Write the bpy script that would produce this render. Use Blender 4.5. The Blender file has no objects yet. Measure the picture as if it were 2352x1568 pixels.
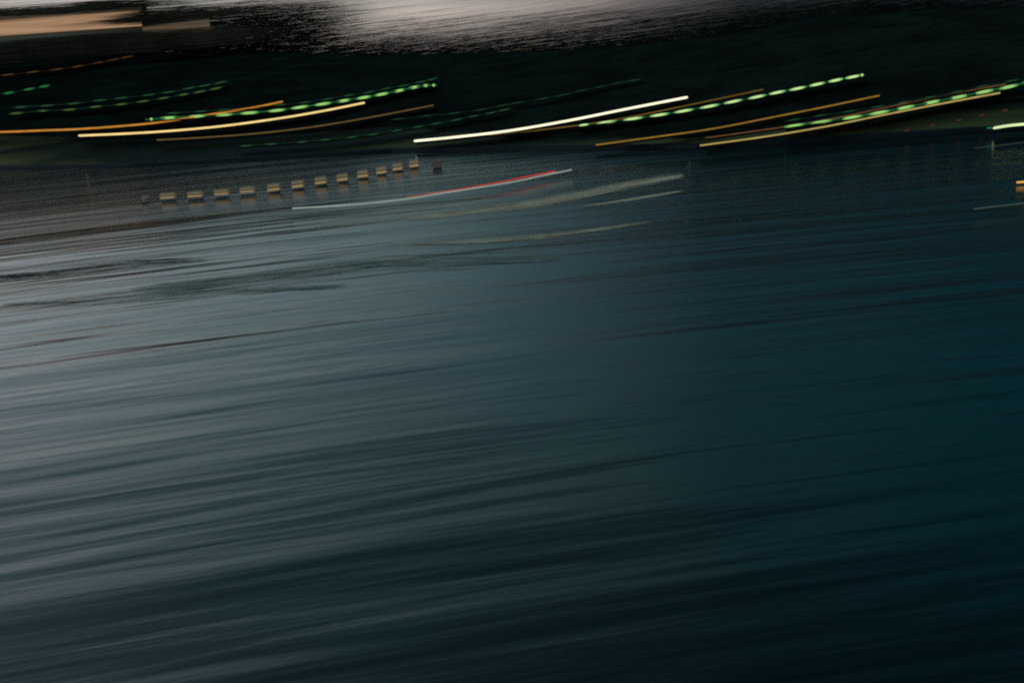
import bpy, bmesh, math, random
from mathutils import Vector, Matrix, noise
from mathutils.bvhtree import BVHTree
random.seed(7)
S = bpy.context.scene
COL = S.collection

# ------------------------------------------------------------------ camera
CAM_H = 12.0
F = 35.0 / 36.0 * 2352.0            # focal length in units of a 2352 wide frame
PITCH = math.radians(15.8)
ROLL = math.radians(4.5)
fw = Vector((0, math.cos(PITCH), -math.sin(PITCH)))
r0 = Vector((1, 0, 0)); u0 = r0.cross(fw)
rt = r0 * math.cos(ROLL) - u0 * math.sin(ROLL)
up = u0 * math.cos(ROLL) + r0 * math.sin(ROLL)
CAM = Vector((0, 0, CAM_H))
cd = bpy.data.cameras.new('camera'); cd.lens = 35; cd.sensor_width = 36
cd.clip_start = 0.1; cd.clip_end = 6000
cam = bpy.data.objects.new('camera', cd); COL.objects.link(cam)
M = Matrix((rt, up, -fw)).transposed().to_4x4(); M.translation = CAM
cam.matrix_world = M
S.camera = cam

# ------------------------------------------------------------------ world (dusk sky, afterglow on the left)
W = bpy.data.worlds.new('World'); S.world = W; W.use_nodes = True
nt = W.node_tree; nt.nodes.clear()
N = nt.nodes.new; L = nt.links.new
def ramp(nodes, pts, interp='EASE'):
    r = nodes.new('ShaderNodeValToRGB'); cr = r.color_ramp; cr.interpolation = interp
    while len(cr.elements) > 1: cr.elements.remove(cr.elements[-1])
    cr.elements[0].position = pts[0][0]; cr.elements[0].color = (*pts[0][1], 1)
    for p, c in pts[1:]:
        e = cr.elements.new(p); e.color = (*c, 1)
    return r
def math_node(nodes, links, op, a, b=None, clamp=False):
    m = nodes.new('ShaderNodeMath'); m.operation = op; m.use_clamp = clamp
    for i, v in enumerate((a, b)):
        if v is None: continue
        if isinstance(v, (int, float)): m.inputs[i].default_value = v
        else: links.new(v, m.inputs[i])
    return m.outputs[0]
def mixc(nodes, links, kind, fac, a, b):
    m = nodes.new('ShaderNodeMix'); m.data_type = 'RGBA'; m.blend_type = kind
    for sock, v in ((m.inputs[0], fac), (m.inputs[6], a), (m.inputs[7], b)):
        if isinstance(v, (int, float)): sock.default_value = v
        elif isinstance(v, tuple): sock.default_value = (*v, 1)
        else: links.new(v, sock)
    return m.outputs[2]
tc = N('ShaderNodeTexCoord'); sx = N('ShaderNodeSeparateXYZ'); L(tc.outputs['Generated'], sx.inputs[0])
x01 = math_node(nt.nodes, nt.links, 'MULTIPLY_ADD', sx.outputs[0], 0.5); x01.node.inputs[2].default_value = 0.5
az = ramp(nt.nodes, [(0.0, (1.0, .92, .88)), (.27, (.93, 1.06, 1.12)), (.36, (.56, .75, .80)), (.5, (.21, .41, .46)),
                     (.6, (.05, .19, .235)), (.72, (.008, .125, .165)), (1.0, (.010, .07, .12))], 'LINEAR')
L(x01, az.inputs[0])
el = ramp(nt.nodes, [(0.0, (.60, .50, .46)), (.10, (.60, .50, .46)), (.16, (.85, .84, .83)), (.2, (1, 1, 1)), (.32, (.78, .88, .92)), (.42, (.48, .68, .74)), (.55, (.27, .46, .52)), (1.0, (.2, .34, .44))], 'LINEAR')
L(sx.outputs[2], el.inputs[0])
# away from the afterglow the low sky is darker (the earth's shadow) and clears higher up
er = ramp(nt.nodes, [(0.0, (.30, .22, .26)), (.12, (.18, .13, .18)), (.24, (.50, .45, .50)), (.36, (1.3, 1.3, 1.25)), (.48, (.9, .9, .95)), (.6, (.4, .5, .55)), (1.0, (.25, .3, .36))], 'LINEAR')
L(sx.outputs[2], er.inputs[0])
side = ramp(nt.nodes, [(.42, (0, 0, 0)), (.64, (1, 1, 1))]); L(x01, side.inputs[0])
elr = mixc(nt.nodes, nt.links, 'MIX', side.outputs[0], el.outputs[0], er.outputs[0])
c1 = mixc(nt.nodes, nt.links, 'MULTIPLY', 1.0, az.outputs[0], elr)
# low warm afterglow hugging the horizon
hz = ramp(nt.nodes, [(0.0, (1, 1, 1)), (.04, (.85, .85, .85)), (.10, (.15, .15, .15)), (.16, (0, 0, 0))]); L(sx.outputs[2], hz.inputs[0])
hl = ramp(nt.nodes, [(0.0, (.30, .17, .11)), (.28, (.06, .00, .0)), (.36, (.22, .12, .08)), (.47, (.54, .38, .32)), (.62, (.03, .02, .02)), (.8, (0, 0, 0))], 'LINEAR'); L(x01, hl.inputs[0])
glow = mixc(nt.nodes, nt.links, 'MULTIPLY', 1.0, hz.outputs[0], hl.outputs[0])
c2 = mixc(nt.nodes, nt.links, 'ADD', 1.0, c1, glow)
# thin drawn-out cloud
mp = N('ShaderNodeMapping'); mp.inputs['Scale'].default_value = (1.6, 1.6, 22); L(tc.outputs['Generated'], mp.inputs[0])
cn = N('ShaderNodeTexNoise'); cn.inputs['Scale'].default_value = 1.6; cn.inputs['Detail'].default_value = 5; L(mp.outputs[0], cn.inputs['Vector'])
cr = ramp(nt.nodes, [(.3, (.72, .74, .76)), (.7, (1.22, 1.18, 1.16))]); L(cn.outputs[0], cr.inputs[0])
c3 = mixc(nt.nodes, nt.links, 'MULTIPLY', 1.0, c2, cr.outputs[0])
SUN_EL = math.radians(2.0); SUN_AZ = math.radians(-75)      # towards the left of the frame
sky = N('ShaderNodeTexSky'); sky.sky_type = 'NISHITA'; sky.sun_disc = False
sky.sun_elevation = SUN_EL; sky.sun_rotation = SUN_AZ
bg1 = N('ShaderNodeBackground'); L(c3, bg1.inputs[0]); bg1.inputs[1].default_value = 0.82
bg2 = N('ShaderNodeBackground'); L(sky.outputs[0], bg2.inputs[0]); bg2.inputs[1].default_value = 0.01
ad = N('ShaderNodeAddShader'); L(bg1.outputs[0], ad.inputs[0]); L(bg2.outputs[0], ad.inputs[1])
wo = N('ShaderNodeOutputWorld'); L(ad.outputs[0], wo.inputs[0])
sl = bpy.data.lights.new('sun', 'SUN'); sl.energy = 0.04; sl.angle = math.radians(15); sl.color = (1, .85, .72)
so = bpy.data.objects.new('sun', sl); COL.objects.link(so)
sd = Vector((math.sin(SUN_AZ) * math.cos(SUN_EL), math.cos(SUN_AZ) * math.cos(SUN_EL), math.sin(SUN_EL)))
so.rotation_euler = sd.to_track_quat('Z', 'Y').to_euler()

vs = S.view_settings
S.display_settings.display_device = 'sRGB'
vs.view_transform = 'Standard'; vs.look = 'None'; vs.exposure = 0; vs.gamma = 1; vs.use_curve_mapping = False
S.render.engine = 'CYCLES'
S.cycles.use_denoising = False
S.cycles.filter_width = 2.1
S.cycles.max_bounces = 4
S.cycles.sample_clamp_indirect = 1.5

# ------------------------------------------------------------------ helpers
def ray(px, py):
    return (rt * ((px - 1176) / F) + up * ((784 - py) / F) + fw).normalized()
def on_plane(px, py, z=0.0):
    d = ray(px, py); return CAM + d * ((z - CAM_H) / d.z)
def at_range(px, py, hdist):
    d = ray(px, py); return CAM + d * (hdist / math.hypot(d.x, d.y))
def lerp_tab(tab, x):
    if x <= tab[0][0]: return tab[0][1]
    for (a, va), (b, vb) in zip(tab, tab[1:]):
        if x <= b: return va + (vb - va) * (x - a) / (b - a)
    return tab[-1][1]
def tag(o, label=None, cat=None, group=None, kind=None):
    if label: o['label'] = label
    if cat: o['category'] = cat
    if group: o['group'] = group
    if kind: o['kind'] = kind
    return o
def empty(name, loc):
    o = bpy.data.objects.new(name, None); COL.objects.link(o); o.location = loc; o.empty_display_size = .3
    return o
def mesh_obj(name, verts, faces, mat, parent=None, smooth=False):
    """verts in world space; stored relative to the parent empty."""
    off = parent.location if parent else Vector()
    me = bpy.data.meshes.new(name)
    me.from_pydata([tuple(Vector(v) - off) for v in verts], [], faces)
    if smooth: me.polygons.foreach_set('use_smooth', [True] * len(me.polygons))
    me.materials.append(mat); me.update()
    o = bpy.data.objects.new(name, me); COL.objects.link(o)
    if parent: o.parent = parent
    return o
def tube(pts, rads, sides=8):
    V, Fc = [], []
    n = len(pts)
    for i, p in enumerate(pts):
        t = (pts[min(i + 1, n - 1)] - pts[max(i - 1, 0)]).normalized()
        a = t.cross(Vector((0, 0, 1))).normalized(); b = a.cross(t)
        for k in range(sides):
            g = 2 * math.pi * k / sides
            V.append(p + (a * math.cos(g) + b * math.sin(g)) * rads[i])
    for i in range(n - 1):
        for k in range(sides):
            k2 = (k + 1) % sides
            Fc.append((i * sides + k, i * sides + k2, (i + 1) * sides + k2, (i + 1) * sides + k))
    Fc.append(tuple(range(sides))[::-1]); Fc.append(tuple((n - 1) * sides + k for k in range(sides)))
    return V, Fc
def spline(pts, n):
    """Catmull-Rom through 2-D pixel points."""
    P = [Vector(p) for p in pts]; P = [P[0] * 2 - P[1]] + P + [P[-1] * 2 - P[-2]]
    ln = [0]
    for a, b in zip(P[1:-2], P[2:-1]): ln.append(ln[-1] + (b - a).length)
    out = []
    for i in range(n + 1):
        s = ln[-1] * i / n; k = 0
        while k < len(ln) - 2 and s > ln[k + 1]: k += 1
        t = (s - ln[k]) / (ln[k + 1] - ln[k])
        a, b, c, d = P[k:k + 4]
        out.append(.5 * ((2 * b) + (c - a) * t + (2 * a - 5 * b + 4 * c - d) * t * t + (3 * b - a - 3 * c + d) * t ** 3))
    return out

# ------------------------------------------------------------------ materials
def base_mat(name):
    m = bpy.data.materials.new(name); m.use_nodes = True
    return m, m.node_tree.nodes, m.node_tree.links, m.node_tree.nodes['Principled BSDF']
def mottled(name, ca, cb, scale=(1, 1, 1), nscale=1.0, rough=.8, detail=4, spec=.2, lo=.35, hi=.65):
    m, n, l, p = base_mat(name)
    t = n.new('ShaderNodeTexCoord'); mp = n.new('ShaderNodeMapping'); mp.inputs['Scale'].default_value = scale
    l.new(t.outputs['Object'], mp.inputs[0])
    ns = n.new('ShaderNodeTexNoise'); ns.inputs['Scale'].default_value = nscale; ns.inputs['Detail'].default_value = detail
    l.new(mp.outputs[0], ns.inputs['Vector'])
    r = ramp(n, [(lo, ca), (hi, cb)]); l.new(ns.outputs[0], r.inputs[0]); l.new(r.outputs[0], p.inputs['Base Color'])
    p.inputs['Roughness'].default_value = rough; p.inputs['Specular IOR Level'].default_value = spec
    return m
def srgb(r, g, b):
    f = lambda c: (c / 255 / 12.92) if c <= 10 else ((c / 255 + .055) / 1.055) ** 2.4
    return (f(r), f(g), f(b))
def lamp_mat(name, rgb, strength=1.0, var=.0):
    m, n, l, p = base_mat(name)
    p.inputs['Base Color'].default_value = (.05, .05, .05, 1); p.inputs['Roughness'].default_value = .4
    p.inputs['Specular IOR Level'].default_value = .1
    c = srgb(*rgb); p.inputs['Emission Strength'].default_value = strength
    t = n.new('ShaderNodeTexCoord'); ns = n.new('ShaderNodeTexNoise'); ns.inputs['Scale'].default_value = .5
    l.new(t.outputs['Object'], ns.inputs['Vector'])
    r = ramp(n, [(.3, tuple(v * (1 - var) for v in c)), (.7, tuple(v * (1 + var) for v in c))])
    l.new(ns.outputs[0], r.inputs[0]); l.new(r.outputs[0], p.inputs['Emission Color'])
    return m
def dash_mat(name, core, edge, strength=1.0):
    """dash of a light trail: hot in the middle, cooler tint towards its two tips"""
    m, n, l, p = base_mat(name)
    p.inputs['Base Color'].default_value = (.04, .05, .04, 1); p.inputs['Specular IOR Level'].default_value = .1
    t = n.new('ShaderNodeTexCoord'); s = n.new('ShaderNodeSeparateXYZ'); l.new(t.outputs['Object'], s.inputs[0])
    a = math_node(n, l, 'ADD', s.outputs[0], 0.06); a = math_node(n, l, 'ABSOLUTE', a)
    a = math_node(n, l, 'MULTIPLY', a, 2.0, True)
    c, e = srgb(*core), srgb(*edge)
    mid = tuple((x + y) * .5 for x, y in zip(c, e))
    r = ramp(n, [(0, c), (.3, c), (.62, mid), (.85, e), (1, tuple(v * .45 for v in e))]); l.new(a, r.inputs[0])
    l.new(r.outputs[0], p.inputs['Emission Color']); p.inputs['Emission Strength'].default_value = strength
    return m
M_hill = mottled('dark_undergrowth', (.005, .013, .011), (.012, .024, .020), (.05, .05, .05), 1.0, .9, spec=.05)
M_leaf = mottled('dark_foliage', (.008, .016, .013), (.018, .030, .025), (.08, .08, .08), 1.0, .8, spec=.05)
M_leafwarm = mottled('brown_foliage', (.07, .058, .040), (.13, .105, .075), (.08, .08, .08), 1.0, .8, spec=.05)
M_lawn = mottled('lamplit_olive_grass', (.016, .022, .016), (.15, .135, .045), (.012, .05, .3), 1.0, .9, detail=3, spec=.05, lo=.40, hi=.66)  # lighter olive patches put the lamps' glow on the grass into its colour
M_stone = mottled('dark_quay_stone', (.008, .012, .014), (.016, .022, .026), (.05, .05, .6), 1.0, .8)
M_blocker = mottled('black_blocker', (.008, .009, .009), (.016, .017, .017), nscale=1, rough=1, spec=0)  # for the added slabs that hide the lamps' reflections
M_dark = mottled('dark_metal', (.010, .012, .014), (.02, .022, .025), nscale=2, rough=.6)

def water_material():
    m, n, l, p = base_mat('river_water')
    p.inputs['Base Color'].default_value = (.0035, .011, .012, 1)
    p.inputs['IOR'].default_value = 1.33
    p.inputs['Specular IOR Level'].default_value = .5
    t = n.new('ShaderNodeTexCoord'); s = n.new('ShaderNodeSeparateXYZ'); l.new(t.outputs['Object'], s.inputs[0])
    # bend the ripple trains slightly: v = y - a x - k x^2
    def comb(lx, ly, bend):
        xx = math_node(n, l, 'MULTIPLY', s.outputs[0], s.outputs[0])
        b = math_node(n, l, 'MULTIPLY', xx, -bend)
        v = math_node(n, l, 'MULTIPLY_ADD', s.outputs[0], -.15); l.new(s.outputs[1], v.node.inputs[2])
        v = math_node(n, l, 'ADD', v, b)
        c = n.new('ShaderNodeCombineXYZ')
        l.new(math_node(n, l, 'MULTIPLY', s.outputs[0], 1 / lx), c.inputs[0])
        l.new(math_node(n, l, 'MULTIPLY', v, 1 / ly), c.inputs[1])
        return c.outputs[0]
    def nz(lx, ly, bend, det, rgh=.5):
        q = n.new('ShaderNodeTexNoise'); q.inputs['Scale'].default_value = 1; q.inputs['Detail'].default_value = det
        q.inputs['Roughness'].default_value = rgh; l.new(comb(lx, ly, bend), q.inputs['Vector']); return q.outputs[0]
    big = nz(80, 13, -.002, 1)
    mid = nz(20, 2.6, -.002, 2, .45)
    fine = nz(7, .62, -.002, 2, .45)
    micro = nz(.30, .09, -.002, 1)
    h = math_node(n, l, 'MULTIPLY', big, .36)
    h2 = math_node(n, l, 'MULTIPLY_ADD', mid, .175); l.new(h, h2.node.inputs[2])
    h3p = math_node(n, l, 'MULTIPLY_ADD', fine, .032); l.new(h2, h3p.node.inputs[2])
    h3 = math_node(n, l, 'MULTIPLY_ADD', micro, .0024); l.new(h3p, h3.node.inputs[2])
    lee = n.new('ShaderNodeMapRange'); l.new(s.outputs[1], lee.inputs[0])      # sheltered water under the far bank lies flatter
    lee.interpolation_type = 'SMOOTHSTEP'
    lee.inputs[1].default_value = 25; lee.inputs[2].default_value = 105; lee.inputs[3].default_value = 1; lee.inputs[4].default_value = .36
    h3 = math_node(n, l, 'MULTIPLY', h3, lee.outputs[0])
    bp = n.new('ShaderNodeBump'); bp.inputs['Strength'].default_value = 1; bp.inputs['Distance'].default_value = 1
    l.new(h3, bp.inputs['Height']); l.new(bp.outputs[0], p.inputs['Normal'])
    rr = n.new('ShaderNodeMapRange'); l.new(nz(60, 5, -.002, 2), rr.inputs[0])
    rr.inputs[1].default_value = .3; rr.inputs[2].default_value = .7; rr.inputs[3].default_value = .11; rr.inputs[4].default_value = .18
    l.new(rr.outputs[0], p.inputs['Roughness'])
    return m
M_water = water_material()

# ------------------------------------------------------------------ setting: water
wm = bpy.data.meshes.new('water')
wm.from_pydata([(-1500, -400, 0), (1500, -400, 0), (1500, 2500, 0), (-1500, 2500, 0)], [], [(0, 1, 2, 3)])
wm.materials.append(M_water)
wo_ = bpy.data.objects.new('water', wm); COL.objects.link(wo_)
tag(wo_, 'dark blue-grey river water combed into long soft ripples', kind='structure')

# ------------------------------------------------------------------ setting: far bank and hill (one sheet each, in columns of azimuth)
shore_px = [(-900, 400), (0, 388), (300, 384), (600, 368), (900, 350), (1200, 345), (1600, 342), (2000, 320), (2352, 298), (3200, 262)]
lawn_px = [(-900, 318), (0, 308), (300, 318), (600, 318), (900, 290), (1200, 318), (1600, 322), (2000, 268), (2352, 232), (3200, 160)]
ridge_px = [(-900, 150), (0, 120), (700, 122), (800, 128), (1100, 122), (1400, 112), (1650, 84), (1850, 48), (2100, 28), (2352, 26), (3200, 20)]
OFF = [(-900, 215), (0, 205), (330, 190), (1176, 135), (1700, 112), (3200, 110)]     # how far behind the shore the ridge runs
cols = []
for px in range(-900, 3201, 12):
    sp = on_plane(px, lerp_tab(shore_px, px))
    hd = math.hypot(sp.x, sp.y); u = Vector((sp.x, sp.y, 0)) / hd
    # lawn top: height found where the sight line passes 22 m behind the quay edge
    lp = at_range(px, lerp_tab(lawn_px, px), hd + 26)
    rp = at_range(px, lerp_tab(ridge_px, px), hd + lerp_tab(OFF, px))
    cols.append((px, sp, u, hd, lp, rp))
def sheet(name, rowsfn, mat, kind='structure', label=None):
    V, Fc = [], []; nr = None
    for c in cols:
        r = rowsfn(c); nr = len(r); V += r
    for i in range(len(cols) - 1):
        for j in range(nr - 1):
            Fc.append((i * nr + j, (i + 1) * nr + j, (i + 1) * nr + j + 1, i * nr + j + 1))
    o = mesh_obj(name, V, Fc, mat, smooth=True); tag(o, label, kind=kind); return o
def quay_rows(c):
    px, sp, u, hd, lp, rp = c
    z1 = .45
    a = sp.copy(); a.z = -1.0; b = sp.copy(); b.z = z1; d = sp + u * 2.5; d.z = z1 + .02
    return [a, b, d]
def lawn_rows(c):
    px, sp, u, hd, lp, rp = c
    out = []
    for k in range(9):
        t = k / 8; p = sp + u * (2.4 + 24 * t)
        z = .47 + (max(lp.z, 2.2) - .47) * t + .12 * noise.noise(Vector((p.x * .2, p.y * .2, 1))) * (0 < k < 8)
        p.z = z; out.append(p)
    return out
def hill_rows(c):
    px, sp, u, hd, lp, rp = c
    out = []; z0 = max(lp.z, 2.2) - .05; z1 = max(rp.z, z0 + 2)
    for k in range(26):
        t = k / 20; d = hd + 26 + (lerp_tab(OFF, px) - 26) * t
        p = Vector((u.x * d, u.y * d, 0))
        if t <= 1: z = z0 + (z1 - z0) * t
        else: z = z1 - (t - 1) * 12
        z += (.5 * noise.noise(Vector((p.x * .06, p.y * .06, 3))) if 0 < k else 0) * min(1, t * 3)
        p.z = z; out.append(p)
    d = hd + 1500; out.append(Vector((u.x * d, u.y * d, -3)))
    return out
quay = sheet('quay_wall', quay_rows, M_stone, kind='structure', label='low dark stone edge where the far bank meets the water')
lawn = sheet('grass_bank', lawn_rows, M_lawn, kind='structure', label='dim olive grass bank along the far shore')
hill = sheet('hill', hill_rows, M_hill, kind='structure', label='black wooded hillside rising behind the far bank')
bv, bf = [], []
for o in (quay, lawn, hill):
    k = len(bv); bv += [v.co.copy() for v in o.data.vertices]; bf += [tuple(i + k for i in p.vertices) for p in o.data.polygons]
k = len(bv); bv += [Vector((-1500, -400, 0)), Vector((1500, -400, 0)), Vector((1500, 2500, 0)), Vector((-1500, 2500, 0))]; bf.append((k, k + 1, k + 2, k + 3))
BVH = BVHTree.FromPolygons(bv, bf)
def land(px, py, lift=.96):
    """point a little in front of and above whatever ground the sight line meets"""
    d = ray(px, py); h = BVH.ray_cast(CAM, d)
    dist = h[3] if h[0] else 260
    return CAM + d * dist * lift, dist * lift
def ground_z(p):
    h = BVH.ray_cast(Vector((p.x, p.y, 80)), Vector((0, 0, -1)))
    return h[0].z if h[0] else 0

# ------------------------------------------------------------------ woods on the hill: thousands of thin drooping sprays
Tx = [0, 330, 490, 640, 740, 800, 1100, 1400, 1600, 1850, 2100, 2352]
Ty = [-60, 0, 15, 30, 50, 70, 90, 110, 135]
TT = [[1] * 12,
      [.95, .95, .85, .6, .7, 1, 1, .9, .7, .34, .16, .34],
      [.8, .85, .4, .12, .22, .93, .95, .75, .5, .10, .05, .12],
      [.6, .6, .06, .04, .08, .80, .85, .5, .28, .03, .01, .02],
      [.4, .3, .03, .02, .04, .55, .58, .28, .12, 0, 0, 0],
      [.3, .2, .02, .015, .03, .42, .42, .15, .04, 0, 0, 0],
      [.15, .05, .03, .03, .03, .20, .18, .05, .01, 0, 0, 0],
      [.03, .02, .01, .01, .01, .06, .05, .01, 0, 0, 0, 0],
      [.002] * 12]
def Tval(x, y):
    x = min(max(x, 0), 2352); y = min(max(y, Ty[0]), Ty[-1])
    cs = [lerp_tab(list(zip(Ty, [row[i] for row in TT])), y) for i in range(12)]
    return lerp_tab(list(zip(Tx, cs)), x)
def spray(V, Fc, p, ax, length, th, nrm):
    """a slender leafy spray: two triangles each side of a bent spine"""
    side = ax.cross(nrm).normalized() * th
    k = len(V); sag = nrm.cross(ax).normalized() * (length * .01 * random.uniform(-1, 1))
    V += [p - ax * length * .5, p + side + sag, p + ax * length * .5, p - side + sag]
    Fc += [(k, k + 1, k + 3), (k + 1, k + 2, k + 3)]
def flow_axis(px, py):
    """direction along the bank as it lies there, gently climbing to the right"""
    sl = math.radians(3.5 + 5.5 * min(max(px, 0), 2352) / 2352 - 4.5 + 1.0)
    d = ray(px, py); h = Vector((d.x, d.y, 0)).normalized(); t = Vector((h.y, -h.x, 0))
    return (t * math.cos(sl) + Vector((0, 0, 1)) * math.sin(sl)).normalized(), h
def wood(name, xr, label, mat=M_leaf, dist=None, dens=1.0, cap=6.5, yr=(-60, 150), tfn=None, lenr=(120, 320), thr=(.05, .28)):
    V, Fc = [], []
    x0, x1 = xr; y0, y1 = yr; cw, ch = 20, 6
    y = y0
    while y < y1:
        x = x0
        while x < x1:
            T = (tfn or Tval)(x + cw / 2, y + ch / 2)
            tau = min(-math.log(max(T, 1e-4)), cap) * dens
            n = tau * cw * ch / (220 * .165)
            n = int(n) + (random.random() < n - int(n))
            for _ in range(n):
                px = x + random.random() * cw; py = y + random.random() * ch
                sp = on_plane(px, lerp_tab(shore_px, px)); hd = math.hypot(sp.x, sp.y)
                D = (dist or (hd + lerp_tab(OFF, px) + 2)) + random.uniform(-3, 14)
                p = at_range(px, py, D); m = (p - CAM).length / F
                ax, h = flow_axis(px, py)
                nrm = (-h + Vector((0, random.uniform(-.4, .4), random.uniform(-.5, .5)))).normalized()
                spray(V, Fc, p, ax, random.uniform(*lenr) * m, random.uniform(*thr) * m, nrm)
            x += cw
        y += ch
    return V, Fc
V, Fc = wood('w', (-300, 2700), '', dens=1.0)
# rougher undergrowth over the whole slope
for _ in range(26000):
    px = random.uniform(-300, 2700); r_ = lerp_tab(ridge_px, px) + 4; b_ = lerp_tab(lawn_px, px) - 6
    py = random.uniform(r_, b_)
    p, dd = land(px, py, random.uniform(.988, .998)); m = dd / F
    ax, h = flow_axis(px, py)
    nrm = (-h + Vector((random.uniform(-.5, .5), random.uniform(-.4, .4), random.uniform(-.1, .9)))).normalized()
    spray(V, Fc, p, ax, random.uniform(30, 140) * m, random.uniform(.8, 2.4) * m, nrm)
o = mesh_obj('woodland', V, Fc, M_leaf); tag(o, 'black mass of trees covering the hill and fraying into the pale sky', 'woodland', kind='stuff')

# ------------------------------------------------------------------ buildings on the ridge
def prism(pa0, pa1, pb0, pb1, da, db, depth, proud=0):
    """wall panel from left edge (pa0 bottom, pa1 top) to right edge (pb0, pb1), real thickness away from the camera"""
    A0, A1 = at_range(*pa0, da - proud), at_range(*pa1, da - proud)
    B0, B1 = at_range(*pb0, db - proud), at_range(*pb1, db - proud)
    A1.x, A1.y = A0.x, A0.y; B1.x, B1.y = B0.x, B0.y
    t = (B0 - A0); nn = Vector((-t.y, t.x, 0)).normalized() * depth
    V = [A0, B0, B1, A1, A0 + nn, B0 + nn, B1 + nn, A1 + nn]
    return V, [(0, 1, 2, 3), (5, 4, 7, 6), (4, 0, 3, 7), (1, 5, 6, 2), (3, 2, 6, 7), (4, 5, 1, 0)]
M_tanwall = mottled('brown_render', (.24, .19, .14), (.50, .40, .30), (.01, .01, .55), 1.0, .85)
M_roof = mottled('grey_brown_roof', (.30, .27, .23), (.6, .54, .46), (.01, .01, .65), 1.0, .85)
def lit_mat(name, a, b, zs=.6):
    m, n, l, p = base_mat(name)
    p.inputs['Base Color'].default_value = (.15, .12, .09, 1)
    t = n.new('ShaderNodeTexCoord'); mp = n.new('ShaderNodeMapping'); mp.inputs['Scale'].default_value = (.015, .015, zs)
    l.new(t.outputs['Object'], mp.inputs[0]); ns = n.new('ShaderNodeTexNoise'); ns.inputs['Scale'].default_value = 1; ns.inputs['Detail'].default_value = 3
    l.new(mp.outputs[0], ns.inputs['Vector']); r = ramp(n, [(.3, srgb(*a)), (.7, srgb(*b))]); l.new(ns.outputs[0], r.inputs[0])
    l.new(r.outputs[0], p.inputs['Emission Color']); p.inputs['Emission Strength'].default_value = 1
    return m
M_glow = lit_mat('warm_wall_glow', (118, 92, 66), (176, 138, 106))  # light falling on the wall, painted as an emissive band
M_glow2 = lit_mat('dim_wall_glow', (60, 50, 38), (88, 72, 54))  # dimmer version of the same painted wall light
D1 = 320
base = at_range(100, 120, D1)
b1 = empty('lit_building', base); tag(b1, 'long low building with a warm tan lit storey, at the left end of the ridge', 'building')
def part(name, args, mat, parent):
    v, f = prism(*args); return mesh_obj(name, v, f, mat, parent)
part('wall', ((-420, 160), (-420, 62), (330, 82), (330, 10), D1, D1, 12), M_tanwall, b1)
part('roof', ((-430, 68), (-430, 48), (338, 24), (338, 8), D1, D1, 13, .4), M_roof, b1)
part('wall_glow', ((-420, 112), (-420, 77), (326, 60), (326, 24), D1, D1, .2, .3), M_glow, b1)
part('upper_wall_glow', ((-420, 70), (-420, 52), (326, 26), (326, 10), D1, D1, .2, .6), lit_mat('dull_wall_glow', (64, 56, 46), (96, 84, 68)), b1)  # painted light on the upper wall, no real panes
D2 = 326
b2 = empty('low_wing', at_range(420, 110, D2)); tag(b2, 'shorter dim brown wing beside the right end of the tan lit building', 'building')
part('wall', ((300, 120), (300, 52), (488, 96), (488, 32), D2, D2, 10), M_tanwall, b2)
part('wall_glow', ((330, 88), (330, 62), (484, 70), (484, 44), D2, D2, .2, .3), M_glow2, b2)
# frayed bushes in front of the buildings
V, Fc = [], []
def bushes(line, half, n, d, ln=(120, 420)):
    for _ in range(int(n * 1.4)):
        x = random.uniform(line[0][0], line[-1][0]); y = lerp_tab(line, x) + random.gauss(0, half)
        p = at_range(x, y, d - random.uniform(1.5, 4)); m = (p - CAM).length / F; ax, h = flow_axis(x, y)
        spray(V, Fc, p, ax, random.uniform(*ln) * m, random.uniform(.08, .5) * m, -h)
bushes([(-300, 136), (0, 112), (330, 80)], 6, 500, D1)
bushes([(-300, 150), (0, 124), (330, 96), (500, 82)], 9, 1100, D1)
bushes([(330, 104), (520, 84)], 8, 300, D1)
bushes([(300, 50), (520, 26)], 6, 160, D1)
bushes([(-300, 56), (0, 34), (330, 8)], 6, 400, D1)
bushes([(300, 40), (440, 26)], 8, 160, D1, ln=(60, 160))
o = mesh_obj('hedge', V, Fc, M_leafwarm); tag(o, 'brownish hedge fraying in front of the lit building on the ridge', 'hedge', kind='stuff')

# ------------------------------------------------------------------ light trails: lamps smeared by camera shake, built as glowing tubes
def post_set(parent, pts, every, mat=M_dark):
    for i in range(every // 2, len(pts), every):
        p = pts[i]; gz = ground_z(p)
        if p.z - gz < .05: continue
        v, f = tube([Vector((p.x, p.y, gz - .1)), Vector((p.x, p.y, p.z - .02))], [.035, .03], 5)
        mesh_obj('added_trail_post', v, f, mat, parent)
def reflection_blocker(parent, pts, rads):
    """added dark slab under the lamps, there only to block their reflection in the water"""
    V, Fc = [], []
    for p, r in zip(pts, rads):
        h = Vector((p.x, p.y, 0)).normalized(); z = p.z - r * 1.02 - .01
        w = r * 2 / math.tan(math.radians(5.0)) + .3
        a = p + h * .4; b = p - h * w
        V += [Vector((a.x, a.y, z)), Vector((b.x, b.y, z)), Vector((b.x, b.y, z - .05)), Vector((a.x, a.y, z - .05))]
    for i in range(len(pts) - 1):
        for k in range(4):
            k2 = (k + 1) % 4; Fc.append((i * 4 + k, i * 4 + k2, i * 4 + 4 + k2, i * 4 + 4 + k))
    Fc += [(0, 3, 2, 1), tuple(4 * (len(pts) - 1) + k for k in range(4))]
    mesh_obj('reflection_blocker', V, Fc, M_blocker, parent)
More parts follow.
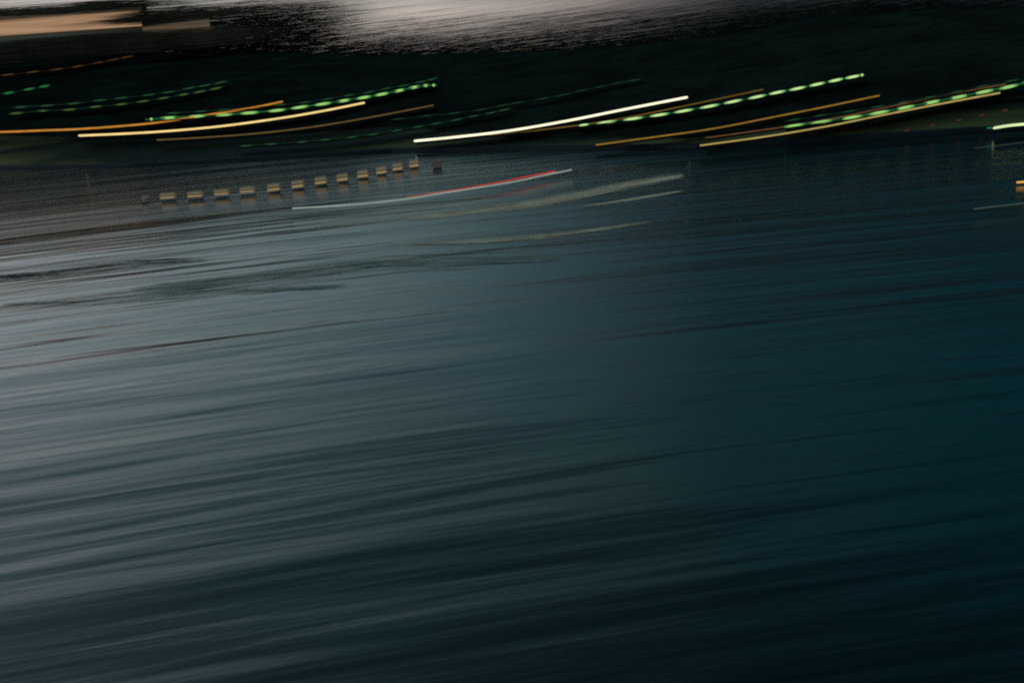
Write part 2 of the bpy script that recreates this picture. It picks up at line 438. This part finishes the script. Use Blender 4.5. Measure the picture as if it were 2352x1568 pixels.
def strip(pts, width, mat, label, name='light_trail', cat='light trail', group=None, plane=None, n=36, wtab=None, posts=9, lift=.955):
    width *= .84
    P = spline(pts, n); Wp = []; R = []
    for i, q in enumerate(P):
        if plane is None: p, d = land(q.x, q.y, lift)
        else: p = on_plane(q.x, q.y, plane); d = (p - CAM).length
        w = width * (wtab[0] + (wtab[1] - wtab[0]) * i / n if wtab else 1)
        Wp.append(p); R.append(w * .5 * d / F)
    base = Wp[n // 2].copy(); base.z = ground_z(base)
    e = empty(name, base); tag(e, label, cat, group)
    v, f = tube(Wp, R); mesh_obj('tube', v, f, mat, e, True)
    for a, b in ((0, 1), (-1, -2)):
        d = (Wp[a] - Wp[b]).normalized() * R[a] * 1.2
        v, f = tube([Wp[a] + d * .05, Wp[a] + d], [R[a] * 1.0, R[a] * .6], 8); mesh_obj('end_cap', v, f, mat if width > 4 else M_dark, e)
    if plane is None: reflection_blocker(e, Wp, R)
    post_set(e, Wp, posts)
    return e
def crop(k, pts): return [(k * 588 + x * .3296 if k < 2 else k * 588 + x * .3296, y * .3296) for x, y in pts]
def cc(*groups):
    out = []
    for k, pts in groups: out += crop(k, pts)
    return out
LW = lambda n, c, s=1.0, v=.08: lamp_mat(n, c, s, v)
strip(cc((0, [(-400, 925), (0, 921), (300, 910), (560, 900), (900, 875), (1150, 848), (1500, 793), (1775, 749)]), (1, [(180, 710)])), 4.8,
      LW('amber_lamp', (186, 122, 38), 1, .12), 'amber line of light entering at the left edge and curving above the cream one')
strip(cc((0, [(555, 946), (900, 931), (1200, 912), (1500, 885), (1770, 851)]), (1, [(250, 812), (500, 768), (750, 718)])), 5.2,
      LW('cream_trail', (250, 218, 142), 1.0, .08), 'long cream yellow line of light below the green dotted trail, left of centre')
strip(cc((0, [(1092, 977), (1400, 960), (1770, 933)]), (1, [(400, 885), (800, 818), (1235, 735)])), 3.6,
      LW('brown_lamp', (92, 72, 32), 1, .12), 'dim brown line of light just below the cream yellow line')
strip(cc((1, [(1110, 983), (1400, 955), (1770, 911)]), (2, [(400, 840), (800, 760), (1215, 680)])), 6.2,
      LW('white_lamp', (255, 249, 214), 1.2, .05), 'brightest white line of light, rising through the centre of the bank')
strip(cc((1, [(1620, 943), (1770, 930)]), (2, [(470, 873), (800, 820), (1200, 740), (1750, 625)])), 3.4,
      LW('bronze_lamp', (96, 72, 22), 1, .12), 'dim bronze line of light between the bright white line and the green dotted line')
strip(cc((2, [(582, 1012), (1000, 955), (1400, 898), (1770, 827)]), (3, [(400, 745), (775, 667)])), 4.0,
      LW('ochre_lamp', (136, 100, 32), 1, .15), 'ochre line of light below the right-hand green dotted line, right of centre')
strip(cc((2, [(1350, 962), (1770, 904)]), (3, [(110, 885), (500, 818), (1000, 712), (1300, 650), (1655, 588)])), 3.4,
      LW('rust_trail', (92, 60, 34), 1, .12), 'faint rust brown line of light hugging the top of the rightmost green trail')
strip(cc((2, [(1310, 1015), (1770, 952)]), (3, [(400, 883), (800, 803), (1200, 725), (1615, 648)])), 4.2,
      LW('khaki_trail', (172, 152, 84), 1, .1), 'khaki line of light directly below the rightmost green trail', lift=.925)
strip(cc((3, [(1580, 892), (1680, 876), (1784, 866), (1860, 857)])), 6.4,
      LW('pale_green_lamp', (224, 246, 182), 1.0, .1), 'short pale green-white light cut off by the right edge', posts=30)
strip(cc((3, [(1730, 1272), (1784, 1268), (1805, 1266)])), 4.6,
      LW('orange_lamp', (240, 176, 84), 1.0, .08), 'small orange light at the right edge above the water', plane=.22, n=12, posts=5)
strip(cc((3, [(1430, 1457), (1784, 1415), (2200, 1350)])), 3.4,
      LW('grey_lamp', (56, 72, 66), 1, .1), 'faint grey-green line at the right edge low over the water', plane=.5, n=12)
strip(cc((3, [(1440, 1035), (1784, 992), (2200, 930)])), 3.0,
      LW('olive_lamp', (38, 46, 34), 1, .1), 'very faint olive line of light at the right edge under the pale green light', plane=.7, n=12)
strip(cc((1, [(255, 1452), (600, 1432), (1000, 1393), (1300, 1347), (1770, 1272)]), (2, [(200, 1227), (415, 1184)])), 4.6,
      LW('silver_lamp', (132, 146, 138), 1, .08), 'thin silver grey line of light low over the water in the middle', plane=.6, wtab=(.95, .95), posts=6)
strip(cc((1, [(1050, 1374), (1300, 1338), (1770, 1258)]), (2, [(0, 1252), (300, 1194)])), 3.0,
      LW('red_lamp', (190, 50, 38), 1, .1), 'thin red line of light lying on top of the silver line over the water', plane=.66, posts=60, wtab=(.55, 1.2))

# ------------------------------------------------------------------ dotted light trails from camera shake, built as elongated lamps on a cable
def spindle_mesh(name, mat, blunt=.35):
    V, Fc = [], []; n, sd = 8, 8
    for i in range(n + 1):
        x = -.5 + i / n; r = (1 - abs(2 * x) ** 2.2) ** .75 * (1 - blunt) + blunt * (1 if 0 < i < n else .35)
        if i in (0, n): r = blunt * .4
        for k in range(sd):
            g = 2 * math.pi * k / sd; V.append((x, r * math.cos(g), r * math.sin(g)))
    for i in range(n):
        for k in range(sd):
            Fc.append((i * sd + k, i * sd + (k + 1) % sd, (i + 1) * sd + (k + 1) % sd, (i + 1) * sd + k))
    Fc.append(tuple(range(sd))[::-1]); Fc.append(tuple(n * sd + k for k in range(sd)))
    me = bpy.data.meshes.new(name); me.from_pydata(V, [], Fc); me.materials.append(mat)
    me.polygons.foreach_set('use_smooth', [True] * len(me.polygons)); me.update(); return me
def string(rows, length, width, mat, label, cable_mat=None, trail_cable_w=2.0, posts=True, blunt=.35, lens=None, group=None, plane=None, blocker_w=.5):
    width *= .8; length *= 1.15; lens = [v * 1.12 for v in lens] if lens else None
    """rows: list of pixel centres of the single dashes of the trail"""
    W3 = []
    for q in rows:
        if plane is None: p, d = land(q[0], q[1], .952)
        else: p = on_plane(q[0], q[1], plane); d = (p - CAM).length
        W3.append((p, d))
    mid = W3[len(W3) // 2][0].copy(); mid.z = ground_z(mid)
    e = empty('dotted_trail', mid); tag(e, label, 'string light', group)  # a dotted light trail from camera shake, no real string light
    pts = [w[0] for w in W3]
    if len(pts) > 1:
        first = pts[0] + (pts[0] - pts[1]) * .35; last = pts[-1] + (pts[-1] - pts[-2]) * .35
        cp = [first] + pts + [last]; rr = [trail_cable_w * .5 * W3[0][1] / F] + [trail_cable_w * .5 * w[1] / F for w in W3] + [trail_cable_w * .5 * W3[-1][1] / F]
        v, f = tube(cp, rr, 6); mesh_obj('cable', v, f, cable_mat or M_dark, e, True)
    me = spindle_mesh('trail_dash', mat, blunt)
    for i, (p, d) in enumerate(W3):
        a = pts[max(i - 1, 0)]; b = pts[min(i + 1, len(pts) - 1)]
        t = (b - a).normalized() if (b - a).length > 0 else Vector((1, 0, 0))
        o = bpy.data.objects.new('trail_dash', me); COL.objects.link(o); o.parent = e
        o.location = p - e.location
        o.rotation_euler = t.to_track_quat('X', 'Z').to_euler()
        # length in pixels -> metres along the trail
        ppx = [rows[max(i - 1, 0)], rows[min(i + 1, len(rows) - 1)]]
        span = math.hypot(ppx[1][0] - ppx[0][0], ppx[1][1] - ppx[0][1]) or 1
        mpp = (b - a).length / span if (b - a).length > 0 else d / F
        ll = (lens[i] if lens else length) * mpp
        o.scale = (ll, width * .5 * d / F, width * .5 * d / F)
    if plane is None and len(pts) > 5: reflection_blocker(e, cp, [width * blocker_w * d / F for _ in cp])
    if posts: post_set(e, pts, 3)
    return e
B_bright = dash_mat('green_white_dash', (196, 234, 150), (44, 128, 66), 1.0)
B_main = dash_mat('green_dash', (150, 206, 112), (34, 112, 52), 1.0)
B_dim = dash_mat('dim_green_dash', (28, 68, 36), (12, 38, 22), 1.0)
B_olive = dash_mat('olive_green_dash', (60, 86, 34), (22, 48, 22), 1.0)
B_mint = dash_mat('mint_dash', (34, 106, 56), (12, 50, 28), 1.0)
B_faint = dash_mat('faint_green_dash', (20, 48, 26), (10, 28, 18), 1.0)
B_amber = dash_mat('dim_amber_dash', (76, 48, 16), (34, 22, 12), 1.0)
B_red = dash_mat('red_dash', (78, 28, 18), (34, 18, 14), 1.0)
C_green = lamp_mat('dim_green_trail', (26, 78, 38), 1, .2)
C_faint = lamp_mat('faint_green_trail', (10, 32, 18), 1, .2)
C_amber = lamp_mat('faint_amber_trail', (30, 20, 12), 1, .2)
string(crop(0, [(60, 522), (235, 503), (400, 485), (545, 465), (680, 440), (795, 418), (885, 400)]), 32, 4, B_amber,
       'dim orange dotted trail, the highest one on the left', C_amber, 1.6)
string(crop(0, [(-80, 668), (65, 648), (205, 622), (312, 602)]), 27, 4.8, B_mint, 'short mint green trail of three dashes at the left edge, below the orange dots', C_faint, 1.6)
string(crop(0, [(120, 790), (300, 773), (490, 765), (670, 745), (850, 727), (1000, 707), (1140, 685), (1280, 660), (1395, 640), (1505, 618)]), 32, 4.2, B_olive,
       'olive green dotted trail in the middle of the left part, the lower of two', C_faint, 2.0)
string(crop(0, [(150, 747), (330, 737), (520, 722), (700, 700), (850, 684), (1040, 662), (1180, 642), (1320, 616), (1430, 597), (1540, 576)]), 34, 3.8, B_dim,
       'dark green dotted trail just above the olive green dotted trail', C_faint, 1.6)
mainB = crop(0, [(1180, 822), (1380, 811), (1565, 800), (1745, 787)]) + crop(1, [(150, 770), (310, 748), (470, 725), (615, 702), (755, 680), (880, 657), (1000, 632), (1105, 609), (1185, 597)])
string([(348, 274)] + mainB + [(997, 196)], 44, 7.0, B_main, 'bright green dotted trail crossing the amber line, left of centre', C_green, 3.6,
       lens=[8] + [46, 46, 46, 46, 44, 44, 42, 38, 36, 34, 32, 30, 16] + [8])
string(crop(0, [(1215, 789), (1405, 777), (1560, 768)]) + crop(1, [(170, 732), (345, 714), (500, 691), (650, 665), (790, 643), (910, 618), (1030, 597), (1150, 572), (1225, 554)]),
       30, 3.8, B_dim, 'faint green dotted trail riding just above the bright green dotted one', C_faint, 1.4, posts=False)
string(crop(0, [(1720, 1017)]) + crop(1, [(110, 1005), (325, 990), (485, 975), (675, 957), (822, 937), (982, 910), (1132, 885), (1260, 862), (1400, 835), (1520, 810), (1640, 787), (1735, 766)]),
       30, 3.6, B_mint if False else B_dim, 'dark green dotted trail low in the middle, left of the white line', C_faint, 1.4)
string(crop(1, [(1000, 830), (1190, 808), (1390, 790), (1570, 765), (1720, 735)]), 34, 3.2, B_faint, 'barely visible green trail above the dark dotted trail, left of the white line', C_faint, 1.2, posts=False)
string(crop(2, [(40, 718), (220, 688), (360, 662), (490, 632), (620, 606), (740, 580), (850, 560)]), 36, 3.4, B_faint, 'barely visible green trail high above the white line', C_faint, 1.2, posts=False)
rD = crop(2, [(505, 872), (665, 852), (850, 827), (1032, 801), (1202, 773), (1380, 741), (1545, 708), (1712, 675)]) + crop(3, [(68, 645), (210, 617), (345, 588), (475, 560), (595, 536), (655, 524)])
string(rD, 46, 6.6, B_bright, 'bright green-white dotted trail rising right of the white line', C_green, 1.6, lens=[26, 48, 50, 48, 48, 48, 46, 44, 42, 42, 40, 38, 38, 6], blunt=.4)
rE = crop(3, [(190, 876), (380, 850), (590, 818), (780, 785), (960, 750), (1145, 713), (1330, 677), (1510, 640), (1680, 606), (1830, 570), (1990, 538), (2150, 505)])
string(rE, 50, 7.4, B_main, 'bright green beaded trail at the right, squeezed above the khaki line', C_green, 4.2, lens=[50, 54, 54, 52, 52, 50, 50, 50, 48, 46, 46, 46])
string(crop(3, [(185, 836), (370, 806), (570, 778), (770, 745), (950, 714), (1130, 680), (1320, 642), (1500, 602), (1700, 565)]), 34, 4.2, B_dim,
       'faint green dotted trail above the beaded one at the right', C_faint, 1.4, blocker_w=.1, posts=False)
string(crop(3, [(970, 910), (1150, 873), (1330, 838), (1492, 803), (1650, 772)]), 14, 4.2, B_red, 'row of five small dull red lights under the khaki line', M_dark, .8)
string(crop(3, [(1545, 892), (1560, 890)])[:1], 13, 5.0, B_mint, 'tiny mint green light left of the pale light at the right edge', M_dark, .8)

# ------------------------------------------------------------------ dashed trail of a flickering light, built as lit blocks on rafts
M_addedraft = mottled('added_raft_board', (.04, .055, .065), (.08, .10, .12), rough=.5)
M_bar = lamp_mat('warm_bar_glow', (144, 120, 82), 1, .15)
M_bar2 = lamp_mat('warm_bar_glow_dim', (110, 96, 70), 1, .15)
M_shade = lamp_mat('block_glow', (72, 68, 58), 1, .1)
M_shade2 = lamp_mat('block_glow_dim', (50, 46, 40), 1, .1)
rafts = crop(0, [(1165, 1367), (1355, 1357), (1540, 1342), (1720, 1325)]) + crop(1, [(120, 1308), (288, 1285), (448, 1260), (600, 1238), (742, 1214), (872, 1188), (985, 1164), (1100, 1142), (1260, 1142)])
ordw = ['leftmost', 'second', 'third', 'fourth', 'fifth', 'sixth', 'seventh', 'eighth', 'ninth', 'tenth', 'eleventh', 'twelfth']
def box_verts(c, ax, h, lx, ly, lz):
    V = []
    for sx_ in (-1, 1):
        for sy_ in (-1, 1):
            for sz_ in (-1, 1):
                V.append(c + ax * (sx_ * lx / 2) + h * (sy_ * ly / 2) + Vector((0, 0, sz_ * lz / 2)))
    return V, [(0, 1, 3, 2), (4, 6, 7, 5), (0, 4, 5, 1), (2, 3, 7, 6), (0, 2, 6, 4), (1, 5, 7, 3)]
def rbox(name, c, ax, h, lx, ly, lz, mat, parent, bev=.25):
    v, f = box_verts(c, ax, h, lx, ly, lz)
    o = mesh_obj(name, v, f, mat, parent)
    bm = bmesh.new(); bm.from_mesh(o.data)
    bmesh.ops.bevel(bm, geom=bm.edges[:], offset=min(lx, ly, lz) * bev, segments=2, affect='EDGES'); bm.to_mesh(o.data); bm.free()
    return o
for i, (px, py) in enumerate(rafts):
    p = on_plane(px, py, .6); m = (p - CAM).length / F
    ax = Vector((math.cos(.04), math.sin(.04), math.tan(math.radians(3 if i > 3 else 0)))).normalized(); h = Vector((0, 1, 0))
    dim = i > 11
    wx = (35 if i < 4 else 30 - (i - 4) * .9) * m; hz_ = (13 if i < 4 else 17) * m
    e = empty('trail_block', (p.x, p.y, 0))
    lab = ('%s lit block in the dashed row of warm lights over the water' % ordw[i] if i < 12 else
           'nearly dark block after the lit ones, at the right end of the dashed row')
    tag(e, lab, 'light trail block', 'dashed row of warm lit blocks over the water')
    rbox('block_body', p + Vector((0, .3, 0)), ax, h, wx, .5, hz_, M_shade2 if dim else M_shade, e)
    if not dim:
        rbox('upper_bar', p + Vector((0, -.05, hz_ * .24)), ax, h, wx * .8, .12, hz_ * .18, M_bar2, e)
        rbox('lower_bar', p + Vector((0, -.05, -hz_ * .24)), ax, h, wx * .86, .12, hz_ * .26, M_bar, e)
    rbox('added_raft', Vector((p.x, p.y + .5, .06)), ax, h, wx * .8, .6, .08, M_addedraft, e)
p = on_plane(333, 1375 * .3296, .6); m = (p - CAM).length / F
e = empty('trail_block', (p.x, p.y, 0)); tag(e, 'small bracket shaped light left of the dashed row over the water', 'light trail block')
rbox('bar', p + Vector((0, 0, 1.5 * m)), Vector((1, 0, 0)), Vector((0, 1, 0)), 14 * m, .2, 4 * m, M_shade, e)  # M_shade is the glow of the trail blocks, no lantern shade
rbox('bar', p + Vector((-4 * m, 0, -3 * m)), Vector((1, 0, 0)), Vector((0, 1, 0)), 6 * m, .18, 9 * m, M_shade, e)
rbox('added_raft', Vector((p.x, p.y, .06)), Vector((1, 0, 0)), Vector((0, 1, 0)), 12 * m, .8, .12, M_addedraft, e)

# ------------------------------------------------------------------ tan reflections, dark and olive smears drawn out on the water
M_tanrefl = mottled('painted_tan_reflection', (.90, .58, .36), (.95, .70, .48), (.3, .3, .3), 1.0, .9)  # lamp reflection on the water, painted as tan slivers
M_darksmear = mottled('dark_smear', (.012, .018, .014), (.03, .034, .024), (.3, .3, .3), 1.0, .9)
M_olivesmear = mottled('olive_smear', (.26, .26, .21), (.42, .42, .34), (.3, .3, .3), 1.0, .9)
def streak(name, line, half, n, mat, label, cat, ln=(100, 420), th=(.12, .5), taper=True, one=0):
    n = int(n * (2.4 if mat is M_tanrefl else .8))
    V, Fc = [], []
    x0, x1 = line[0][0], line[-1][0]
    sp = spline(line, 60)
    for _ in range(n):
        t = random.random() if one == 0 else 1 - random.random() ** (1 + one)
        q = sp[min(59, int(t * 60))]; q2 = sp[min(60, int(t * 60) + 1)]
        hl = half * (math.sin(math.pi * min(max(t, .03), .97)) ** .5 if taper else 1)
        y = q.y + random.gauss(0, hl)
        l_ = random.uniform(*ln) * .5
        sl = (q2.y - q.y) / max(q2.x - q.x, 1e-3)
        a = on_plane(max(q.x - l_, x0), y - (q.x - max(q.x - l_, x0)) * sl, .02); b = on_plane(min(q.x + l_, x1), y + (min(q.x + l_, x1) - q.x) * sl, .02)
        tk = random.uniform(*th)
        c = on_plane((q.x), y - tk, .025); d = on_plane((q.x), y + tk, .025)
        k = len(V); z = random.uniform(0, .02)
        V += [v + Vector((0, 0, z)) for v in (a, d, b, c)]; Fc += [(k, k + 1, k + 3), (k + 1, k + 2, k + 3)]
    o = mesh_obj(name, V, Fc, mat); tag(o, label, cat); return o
streak('tan_reflection', crop(1, [(1050, 1525), (1784, 1440)]) + crop(2, [(400, 1372), (800, 1292), (1200, 1225)]), 5, 120, M_tanrefl, 'broad tan streak drawn out on the water below the red and silver line', 'foam', one=.5)
streak('tan_reflection', crop(2, [(500, 1440), (800, 1395), (1190, 1332)]), 1.2, 36, M_tanrefl, 'thin pale streak just under the broad tan streak on the water', 'foam', one=.4)
streak('tan_reflection', [(930, 562), (1150, 550), (1350, 530), (1500, 508)], 3, 30, M_tanrefl, 'faint loose tan streak, third down below the silver line', 'foam', one=.2)
streak('smear_streak', [(-60, 640), (100, 628), (300, 606), (480, 596)], 6, 70, M_darksmear, 'dark smear on the pale water near the left edge', 'weed')
streak('smear_streak', [(300, 668), (600, 640), (820, 612), (1100, 600), (1300, 592)], 10, 200, M_olivesmear, 'wide olive grey smear across the water left of centre', 'silt', ln=(120, 420))
streak('smear_streak', [(0, 700), (250, 690), (500, 672), (800, 655)], 5, 80, M_olivesmear, 'olive grey smear at the left below the dark one', 'silt', ln=(120, 420))
